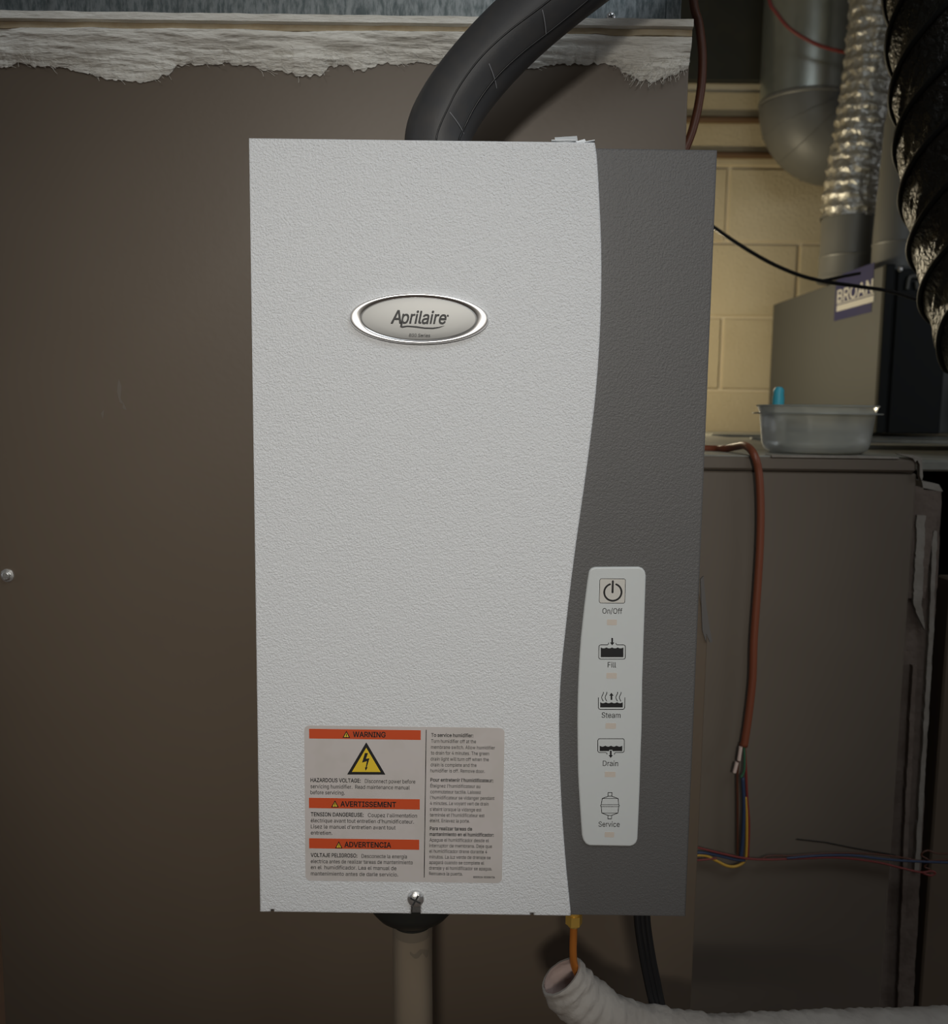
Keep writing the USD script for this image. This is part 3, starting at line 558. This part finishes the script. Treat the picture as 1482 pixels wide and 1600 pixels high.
# scrap lying on top
sc0 = at(888, 217, .02)
SCR = thing('plastic_scrap', sc0, 'crumpled white scrap of plastic film lying on top of the humidifier', 'scrap')
def flap(pts, t=.0005):
    p = np.array(pts); n = np.cross(p[1] - p[0], p[-1] - p[0]); n /= np.linalg.norm(n); return trimesh.convex.convex_hull(np.vstack([p, p + n*t]))
zt = ZT
for P in ([(867, 214.6, .012), (902, 212.4, .012), (903, 219, .004), (869, 222, .004)], [(862, 219.5, .003), (900, 219.5, .003), (905, 224, .018), (860, 222, .018)], [(900, 221, .004), (914, 217.2, .006), (917, 222, .006), (904, 224.5, .004)], [(914, 222, .004), (930, 219.4, .004), (930, 223, .012), (915, 225, .012)]):
    pp = ats(P, 0); pp[:, 2] = np.maximum(pp[:, 2], zt + .0002); pp[-1, 2] = zt + .0002
    put(SCR, 'fold', flap(pp), M['scrap_white'], smooth=False)

# ------------------------------------------------------------------ furnace on the right
YF = EYE[1] + .93; fx1 = at(1438, 900, YF)[0]*.5 + at(1402, 1500, YF)[0]*.5; fx1 = at(1440, 760, YF)[0]; fx0 = xt + .012
ZF = at(1270, 713, YF)[2]; YB = YW - .06
FU = thing('furnace', ((fx0 + fx1)/2, (YF + YB)/2, 0), 'brown furnace cabinet behind the humidifier with a plastic tub on it', 'furnace')
put(FU, 'front_panel', box((fx0, YF + .004, .02), (fx1 - .003, YF + .03, ZF - .0165), .002), M['furnace_paint'], smooth=False)
put(FU, 'top_flange', box((fx0, YF, ZF - .0155), (fx1 - .006, YF + .03, ZF - .001), .0025), M['furnace_paint'], smooth=False, label='folded brown lip along the top edge')
put(FU, 'side_body', box((fx0 + .002, YF + .03, .02), (fx1 - .004, YB, ZF - .002)), M['furnace_paint'], smooth=False)
put(FU, 'top_sheet', box((fx0, YF + .002, ZF - .002), (fx1, YB, ZF), .0008), M['furnace_top'], smooth=False, label='dull grey dusty top sheet')
cp = [(1401, 708.5), (1428, 711), (1441, 716), (1443, 745), (1441, 752), (1438, 744), (1438, 726), (1434, 719), (1431, 722), (1427, 716), (1412, 712)]
put(FU, 'torn_corner', facing(Polygon([(p[0], p[2]) for p in ats(cp, YF - .002)]).buffer(0), YF + .004, .006), M['grey_paper'], smooth=False, label='torn pale paper at the corner')
put(FU, 'top_edge_tape', box((at(1206, 712, YF)[0], YF - .0008, ZF - .0016), (at(1405, 712, YF)[0], YF + .02, ZF + .0006), .0003), M['grey_paper'], smooth=False, label='pale tape along the top front edge')
put(FU, 'panel_crease', tube([at(1245, 1311, YF + .0035), at(1290, 1316, YF + .0035), at(1340, 1326, YF + .0035), at(1400, 1336, YF + .0035)], .0006, 6), M['dark_void'], smooth=True, label='dark scratch across the panel')
# duct to the right at the same height
xs0 = fx1 + .012
RD = thing('return_duct', (xs0 + .4, YF + .6, ZF - .07), 'pale grey horizontal metal duct beside the furnace top', 'duct')
zr = at(1470, 688, YW - .9)[2]; zrd = ZF - .004
put(RD, 'duct_sheet', box((xs0, YF + .035, zrd - .012), (xs0 + .9, YB - .02, zrd), .002), M['furnace_top'], smooth=False)
for yy in (.32, .62, .88): put(RD, 'standing_seam', box((xs0, YF + yy, zrd), (xs0 + .9, YF + yy + .012, zrd + .006), .001), M['furnace_top'], smooth=False)
# torn insulation board between
def strip(name, pts_l, pts_r, y0, y1, material, lab=None, rag=.0012, seed=1):
    l = np.array([D(*p, y0) for p in pts_l]); r = np.array([D(*p, y0) for p in pts_r])
    zl = np.linspace(l[0, 1], l[-1, 1], 140); zrr = np.linspace(r[0, 1], r[-1, 1], 140)
    xl = np.interp(-zl, -l[:, 1], l[:, 0]) + rag*(meshkit.fbm(np.stack([zl*120, 0*zl, 0*zl], 1), 4, seed) - .5)*2
    xr_ = np.interp(-zrr, -r[:, 1], r[:, 0]) + rag*(meshkit.fbm(np.stack([zrr*120, 0*zl, 0*zl], 1), 4, seed + 5) - .5)*2
    poly = Polygon(list(zip(xl, zl)) + list(zip(xr_[::-1], zrr[::-1]))).buffer(0)
    return put(IB, name, facing(poly, y1, y1 - y0), material, smooth=False, label=lab)
YI = YF + .035
IB = thing('insulation_board', (fx1 + .012, YI + .3, .02), 'torn pinkish insulation board standing beside the furnace side', 'insulation board')
strip('board_core', [(1416, 757), (1410, 900), (1390, 1200), (1362, 1600), (1352, 1750)], [(1472, 764), (1466, 900), (1452, 1100), (1440, 1350), (1426, 1600), (1416, 1750)], YI + .006, YI + .5, M['pinkish_paper'], seed=2)
strip('paper_facing', [(1418, 757), (1416, 810), (1412, 900), (1408, 935)], [(1471, 768), (1468, 800), (1456, 850), (1446, 935)], YI, YI + .006, M['pinkish_paper'], 'creased paper facing', seed=8)
strip('paper_facing', [(1434, 805), (1431, 870), (1428, 945), (1433, 960)], [(1447, 806), (1444, 870), (1441, 945), (1447, 985)], YI - .004, YI, M['grey_paper'], 'torn pale paper strip', .0016, 12)
strip('ridge', [(1458, 830), (1452, 1000), (1440, 1200), (1430, 1360)], [(1465, 830), (1459, 1000), (1447, 1200), (1437, 1360)], YI, YI + .006, M['grey_paper'], 'pale ridge along the board', .001, 15)
strip('ridge', [(1427, 1040), (1421, 1150), (1414, 1290), (1409, 1430), (1402, 1600)], [(1434, 1040), (1428, 1150), (1421, 1290), (1415, 1430), (1409, 1600)], YI - .001, YI + .006, M['pinkish_paper'], None, .001, 22)
fl = ats([(1441, 752), (1468, 757), (1474, 768), (1444, 765)], YI); 
put(IB, 'top_flap', trimesh.convex.convex_hull(np.vstack([fl, fl + [0, .05, .003]])), M['grey_paper'], smooth=False, label='bent pale flap at the top of the board')
# brown panel at the far right edge
xe = at(1470, 1130, YI + .02)[0]
EP = thing('side_cabinet', (xe + .3, YI + .3, 0), 'brown cabinet side at the right edge past the black gap', 'cabinet')
put(EP, 'front_panel', box((xe, YI + .02, .02), (xe + .8, YI + .05, at(1475, 905, YI + .02)[2]), .002), M['panel_paint'], smooth=False)
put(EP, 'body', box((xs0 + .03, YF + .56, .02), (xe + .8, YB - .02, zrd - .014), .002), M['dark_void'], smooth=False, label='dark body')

# ------------------------------------------------------------------ tub and cap on the furnace
tubc = at_z(1274, 709, ZF); ty = YF + .085; kx = (ty - EYE[1])/F; tx = at(1274, 690, ty)[0]
rb_, rt = 80*kx, 89*kx; ht = at(1274, 633, ty - rt)[2] - ZF
TU = thing('plastic_tub', (tx, ty, ZF), 'translucent round plastic food tub standing on the furnace top', 'tub')
lipz = ht - 13*scale_at(ty - rt)
put(TU, 'bowl', lathe([(0, .0014), (.35*rb_, .0010), (.72*rb_, .0006), (.86*rb_, .0012), (.95*rb_, .0045), (rb_*1.0, .012), (rb_*1.06, lipz), (rt*1.0, ht)], (tx, ty, ZF), 72), M['tub_plastic'], smooth=40)
put(TU, 'rim', lathe([(rt*.995, ht - .0016), (rt*1.012, ht - .0012), (rt*1.014, ht), (rt*1.0, ht + .0006), (rt*.985, ht)], (tx, ty, ZF), 72), M['tub_plastic'], smooth=40)
put(TU, 'lid_flange', lathe([(rb_*1.05, lipz - .0008), (rt*1.07, lipz - .0008), (rt*1.075, lipz), (rt*1.07, lipz + .0009), (rb_*1.05, lipz + .0009)], (tx, ty, ZF), 72), M['tub_plastic'], smooth=40)
yc = ty + rt + .06; xc = at(1217, 620, yc)[0]; zt_c = at(1217, 604, yc)[2]; kk = scale_at(yc)
CY = thing('nozzle_bottle', (xc, yc, ZF), 'small bright blue nozzle cap showing above the tub rim', 'bottle')
hgt = zt_c - ZF
put(CY, 'cap', lathe([(0, hgt), (5*kk, hgt - 1.0*kk), (8*kk, hgt - 5*kk), (8.2*kk, hgt - 14*kk), (9*kk, hgt - 16*kk), (9*kk, hgt - 30*kk), (0, hgt - 30*kk)][::-1], (xc, yc, ZF), 28), M['cyan'], smooth=40)
put(CY, 'bottle_body', lathe([(0, 0), (16*kk, 0), (17*kk, 3*kk), (17*kk, hgt - 42*kk), (9*kk, hgt - 30*kk), (0, hgt - 30*kk)], (xc, yc, ZF), 28), M['tub_plastic'], smooth=40)

# ------------------------------------------------------------------ thermostat cable over the furnace edge
YT = YF - .008; ct = at(1165, 700, YF + .01)
TC = thing('thermostat_cable', (ct[0], YT, ZF), 'brown jacketed cable draped over the furnace edge with bare coloured ends', 'cable')
cab = [at_z(1070, 699, ZF + .0055), at_z(1105, 701, ZF + .0048), at_z(1133, 702, ZF + .0048), at(1150, 698, YF + .06), at(1165, 696.5, YF + .022), at(1178, 709, YF - .006), at(1186, 738, YT), at(1189, 790, YT), at(1188, 850, YT), at(1184, 920, YT), at(1178.5, 1000, YT), at(1176.5, 1060, YT), at(1170, 1120, YT), at(1163, 1166, YT)]
cab[0], cab[1], cab[2] = at(1003, 698, YF + .13), at(1105, 701, YF + .11), at(1133, 701, YF + .085)
rr = np.full(1, 6.2*scale_at(YT))[0]
put(TC, 'jacket', tube(spline(cab, 10), rr, 18), M['cable_brown'], smooth=True, label='reddish brown jacket')
rw = 2.0*scale_at(YT)
for m_, pts in (('wire_brown', [(1158, 1160), (1153, 1200), (1153, 1260), (1153, 1335)]), ('wire_green', [(1163, 1160), (1164, 1185), (1163, 1205), (1158, 1215)]), ('wire_red', [(1164, 1160), (1166, 1200), (1168, 1245), (1171, 1290), (1169, 1340)]),
                ('wire_blue', [(1161, 1215), (1163, 1260), (1161, 1310), (1158, 1340)]), ('wire_yellow', [(1166, 1245), (1167.5, 1280), (1167, 1330), (1164, 1345), (1152, 1353), (1137, 1353), (1118, 1344), (1100, 1336.5), (1060, 1338), (1020, 1342)])):
    put(TC, 'wire', tube(spline(ats(pts, YT - RNG.uniform(-.002, .002)), 8), rw*(1.15 if m_ == 'wire_yellow' else 1.0 if m_ != 'wire_blue' else 1.5), 10), M[m_], smooth=True, label=m_.split('_')[1] + ' wire')
for a, b in (((1158, 1167), (1155, 1188)), ((1152, 1191), (1148, 1207))):
    put(TC, 'crimp_connector', tube(ats([a, ((a[0] + b[0])/2, (a[1] + b[1])/2), b], YT - .004), 3.0*scale_at(YT), 12), M['crimp'], label='pale crimp connector')
LW = thing('low_voltage_wires', at(1270, 1343, YT), 'thin red and blue wires strung across the lower furnace panel', 'wires')
for m_, pts, w in (('wire_red', [(1020, 1310), (1080, 1322), (1130, 1334), (1165, 1341), (1200, 1343), (1260, 1341), (1310, 1340), (1370, 1347), (1412, 1357), (1440, 1363), (1455, 1361), (1462, 1364), (1455, 1368), (1442, 1364)], 1.7),
                   ('wire_red', [(1020, 1348), (1090, 1344), (1120, 1341)], 1.6), ('wire_blue', [(1020, 1335), (1090, 1332), (1120, 1336), (1150, 1343), (1165, 1344)], 2.6),
                   ('wire_blue', [(1230, 1341), (1280, 1337), (1330, 1336.5), (1370, 1341), (1412, 1345), (1482, 1348), (1520, 1351)], 1.9), ('wire_brown', [(1190, 1342), (1205, 1337), (1240, 1337), (1300, 1333), (1360, 1334), (1410, 1340), (1440, 1345), (1490, 1343)], 1.5),
                   ('wire_brown', [(1520, 1331), (1470, 1334), (1450, 1329), (1440, 1336), (1452, 1345), (1445, 1354), (1454, 1358)], 1.4)):
    put(LW, 'wire', tube(spline(ats(pts, YT - .001 - RNG.uniform(0, .003)), 8), w*scale_at(YT), 10), M[m_], smooth=True, label=m_.split('_')[1] + ' wire')

# ------------------------------------------------------------------ heat recovery ventilator on the back wall
y_n, y_f = EYE[1] + 1.80, EYE[1] + 2.32; XV = .79
zht, zhb = at(1368, 414, y_n)[2], at(1368, 676, y_n)[2]; x_re = at(1468, 640, y_n)[0] + .10
HV = thing('ventilator_unit', (XV + .15, (y_n + y_f)/2, zhb), 'grey ventilator box with a black front and a navy sticker', 'ventilator')
put(HV, 'casing', box((XV, y_n + .004, zhb), (x_re + .1, y_f + .14, zht), .002), M['hrv_side'], smooth=False)
xg = at(1386, 600, y_n)[0]
put(HV, 'front_frame', box((XV - .001, y_n - .010, zhb - .001), (xg - .001, y_n + .004, zht + .001), .002), M['hrv_black'], smooth=False, label='black front frame')
put(HV, 'front_door', box((xg + .002, y_n - .014, zhb - .001), (at(1466, 640, y_n)[0], y_n + .004, zht - .008), .002), M['hrv_black'], smooth=False, label='black front door')
put(HV, 'door_gap', box((xg - .002, y_n - .006, zhb), (xg + .003, y_n - .004, zht - .01)), M['soft_ink'], smooth=False)
c = at(1407, 421, y_n - .014); put(HV, 'screw', lathe([(0, 0), (.0055, 0), (.005, .002), (.003, .004), (0, .0045)], (c[0], y_n - .014, c[2]), 20, 'y'), M['screw_metal'])
ltc = [at(p[0], p[1], y_n - .018) for p in ((1418, 452), (1421, 436), (1426, 432), (1440, 432))]
put(HV, 'latch', tube(spline(ltc, 6), .0035, 10), M['duct_grey'], label='grey door latch'); put(HV, 'latch', tube(ats([(1432, 440), (1434, 452)], y_n - .018), .0035, 10), M['duct_grey'])
def on_side(px, py): return at_x(px, py, XV)
la, lb = on_side(1308, 470), on_side(1366, 470); ya_, yb2 = la[1], lb[1]
def sidebox(px0, py0, px1, py1, h): # a flat piece on the side face whose left edge runs py0..py1 at px0
    a, b = on_side(px0, py0), on_side(px0, py1); y1 = on_side(px1, py0)[1]
    return box((XV - h, y1, b[2]), (XV, a[1], a[2]))
ST = put(HV, 'sticker', sidebox(1308, 432, 1366, 501, .0008), M['navy'], smooth=False, label='navy blue brand sticker')
a, b = on_side(1309, 471), on_side(1364, 471)
tm = meshkit.text_mesh('BROAN', .026, .0004, True); v = tm.vertices.copy(); Wd = a[1] - b[1]
u = (v[:, 0] - v[:, 0].min())/(np.ptp(v[:, 0])); P3 = np.stack([np.full(len(v), XV - .0008) - v[:, 2], a[1] - u*Wd, on_side(1309, 473)[2] + v[:, 1]*1.0], 1)
put(ST, 'lettering', trimesh.Trimesh(P3, tm.faces, process=False), M['white_print'], smooth=False)
put(ST, 'white_stripe', sidebox(1309, 478, 1366, 487, .0013), M['white_print'], smooth=False)
put(ST, 'white_stripe', sidebox(1309, 474.5, 1366, 476.3, .0013), M['white_print'], smooth=False)
wpx = at(1479, 640, y_n + .1)
WP = thing('drain_pipe', (wpx[0] + .02, y_n + .1, .1), 'off-white plastic pipe right of the black ventilator front', 'pipe')
wx = wpx[0] + .012
put(WP, 'pipe', tube([(wx, y_n - .05, ZF + .004), (wx, y_n - .05, ZF + .02), (wx, y_n - .05, at(1479, 585, y_n)[2])], .016, 20), M['white_pipe'], smooth=40)
put(WP, 'coupling', tube([(wx, y_n - .05, at(1479, 645, y_n)[2]), (wx, y_n - .05, at(1479, 605, y_n)[2])], .020, 20), M['white_pipe'], smooth=40)

# ------------------------------------------------------------------ ducts over it
def port(px, y, r, top_px, name, label, r_top=None):
    x = at(px, 400, y)[0]; zt2 = at(px, top_px, y)[2]
    t = thing(name, (x, y, zht), label, 'duct')
    put(t, 'collar', lathe([(0, 0), (r*1.04, 0), (r*1.04, .012), (r*1.0, .016), (r*1.0, .050), (r*1.03, .054), (r*1.0, .058), (r*.99, .085), ((r_top or r), zt2 - zht), (0, zt2 - zht)], (x, y, zht + .004), 44), M['duct_grey'], smooth=40)
    return t, np.array([x, y, zt2])
y1 = EYE[1] + 2.06; t1, top1 = port(1327, y1, .062, 345, 'duct_collar', 'grey round collar under the silver flexible duct')
y2 = EYE[1] + 1.90; t2, top2 = port(1406, y2, .053, 190, 'sleeve_duct', 'plain grey duct sleeve between the silver and black ducts', .043)
put(t2, 'sleeve_fold', tube(spline([top2 + [0, 0, -.002], top2 + [.006, 0, .06], top2 + [.02, 0, .2], top2 + [.03, 0, .5]], 8), .042, 32), M['duct_grey'], smooth=True)
def crinkle(r, pitch, amp, seed, nz=1.0):
    def f(s, th, p):
        return r + amp*np.abs(np.sin(math.pi*s/pitch + th/2))*-1 + amp + amp*nz*1.6*(meshkit.fbm(np.stack([s*55 + 1.5*th, np.cos(th)*4.2, np.sin(th)*4.2], -1), 3, seed) - .5)
    return f
def dense(pts, step):
    p = spline(pts, 40); s = np.concatenate([[0], np.cumsum(np.linalg.norm(np.diff(p, axis=0), axis=1))]); q = np.linspace(0, s[-1], int(s[-1]/step))
    return np.stack([np.interp(q, s, p[:, k]) for k in range(3)], 1)
FX = thing('silver_flexible_duct', top1, 'crinkled silver foil flexible duct dropping to the ventilator', 'flexible duct')
fp = dense([top1 + [0, 0, .001], at(1336, 285, y1), at(1350, 195, y1), at(1362, 110, y1), at(1370, 0, y1), at(1378, -120, y1)], .003)
put(FX, 'foil_hose', tube(fp, .06, 84, False, lambda s, th, p: crinkle(.060, .026, .0050, 41, 2.0)(s, th, p) - .010*np.minimum(s/.45, 1)), M['foil'], smooth=40)
# galvanised elbow with a short flexible piece
yg = EYE[1] + 2.31; kg = scale_at(yg); rg = 66*kg; cxg = at(1264, 60, yg)[0]; zb_ = at(1264, 164, yg)[2]; R = 50*kg
GE = thing('round_metal_duct', (cxg, yg, zb_), 'shiny round galvanised duct with an elbow near the block wall', 'duct')
vert = [(cxg, yg, 2.48), (cxg, yg, zb_)]
put(GE, 'straight_pipe', tube([(cxg, yg, 2.48), (cxg, yg, 2.1), (cxg, yg, zb_)], rg, 64, False), M['bright_pipe'], smooth=True)
put(GE, 'seam_bead', lathe([(rg, -.006), (rg*1.025, -.003), (rg*1.025, .003), (rg, .006)], (cxg, yg, zb_ + .004), 64), M['duct_grey'], smooth=40)
gores = [(cxg + R*(1 - math.cos(a)), yg, zb_ - R*math.sin(a)) for a in np.linspace(0, math.pi/2, 25)]
put(GE, 'elbow', tube(gores, rg, 64, False), M['duct_grey'], smooth=True, label='matte grey adjustable elbow')
for k in (6, 12, 18):
    g_ = np.array(gores); put(GE, 'elbow_seam', tube([g_[k] - (g_[k + 1] - g_[k - 1])*.12, g_[k], g_[k] + (g_[k + 1] - g_[k - 1])*.12], np.array([rg, rg*1.022, rg]), 64, False), M['duct_grey'], smooth=True)
e_end = np.array(gores[-1]); e_dir = np.array([1.0, 0, 0])
put(GE, 'end_collar', tube([e_end, e_end + e_dir*.02, e_end + e_dir*.03], rg*1.0, 56, True), M['duct_grey'], smooth=40)
SF = thing('short_flexible_duct', e_end + e_dir*.031, 'short crinkled foil piece on the elbow behind the silver duct', 'flexible duct')
sfp = dense([e_end + e_dir*.031, e_end + e_dir*.06, e_end + e_dir*.14, e_end + e_dir*.25 + [0, 0, -.0], e_end + e_dir*.5], .004)
put(SF, 'foil_hose', tube(sfp, .085, 72, False, crinkle(rg*.90, .03, .006, 51)), M['foil'], smooth=40)
# big black duct at the right edge
yk = EYE[1] + 1.02
BK = thing('black_flexible_duct', at(1560, 300, yk), 'large crinkled black flexible duct along the right edge', 'flexible duct')
bpts = [at(1530, -130, yk), at(1533, 0, yk), at(1540, 130, yk), at(1549, 250, yk), at(1562, 340, yk), at(1580, 430, yk), at(1607, 505, yk), at(1660, 545, yk + .02), at(1760, 560, yk + .04), at(1900, 560, yk + .05)]
bp = dense(bpts, .0022); rk = 128*scale_at(yk)
def black_r(s, th, p):
    ph = (s/.053 - 6*th/(2*math.pi)) % 1.0; sag = np.sin(math.pi*ph)**.8
    w = th*rk; a = (s + w*TILT)*42; b = (s*TILT - w)*7
    n = meshkit.fbm(np.stack([a, b, 2*np.cos(th)], -1), 4, 61); n2 = meshkit.fbm(np.stack([a*2.6, b*2.6, 2*np.cos(th)], -1), 2, 67)
    return rk - .0055*sag + (.010*(n - .5) + .006*(n2 - .5))*sag
TILT = -1.2
put(BK, 'plastic_film', tube(bp, rk, 150, False, black_r), M['black_film'], smooth=35)
t_, U_, V_ = frames(bp); ss = np.arange(len(bp))*.0022
for k in range(6):
    th_ = 2*math.pi*ss/.318 + k*math.pi/3
    put(BK, 'spiral_wire', tube(bp + (U_*np.cos(th_)[:, None] + V_*np.sin(th_)[:, None])*(rk + .0004), .0030, 8), M['duct_wire'], smooth=True)

# ------------------------------------------------------------------ loose cables behind
yq = EYE[1] + 1.35
def cable(name, pts, y, r_px, material, label, part='cable_jacket', cat='cable', more=()):
    p = ats(pts, y); t = thing(name, p[len(p)//2], label, cat)
    put(t, part, tube(spline(p, 10), r_px*scale_at(y), 12), M[material], smooth=True)
    for k in more: put(t, part, tube(spline(ats(k, y), 8), r_px*.8*scale_at(y), 10), M[material], smooth=True)
cable('ventilator_cable', [(926, 196), (990, 250), (1050, 302), (1085, 332), (1120, 358), (1160, 385), (1205, 411), (1250, 430), (1290, 440), (1345, 448), (1395, 456), (1450, 474), (1500, 500)], yq, 2.9, 'cable_black', 'thin black cable sagging across the gap to the ventilator', more=[[(1284, 439), (1300, 436), (1318, 432), (1345, 427)]])
cable('red_wire', [(1188, -190), (1196, -60), (1203, 0), (1214, 20), (1234, 44), (1262, 62), (1290, 74), (1328, 83), (1370, 92), (1420, 100), (1520, 108), (1700, 60), (1760, -180)], EYE[1] + 2.145, 2.6, 'wire_red', 'thin red wire looping in front of the shiny round duct', 'strand', 'wire')
cable('hanging_cable', [(1078, -1350), (1078, -420), (1079, -120), (1084, 0), (1093, 40), (1098, 90), (1095, 145), (1082, 205), (1060, 260), (1040, 320)], YP + .06, 6.5, 'cable_dark_brown', 'brown cable hanging past the right edge of the insulation')
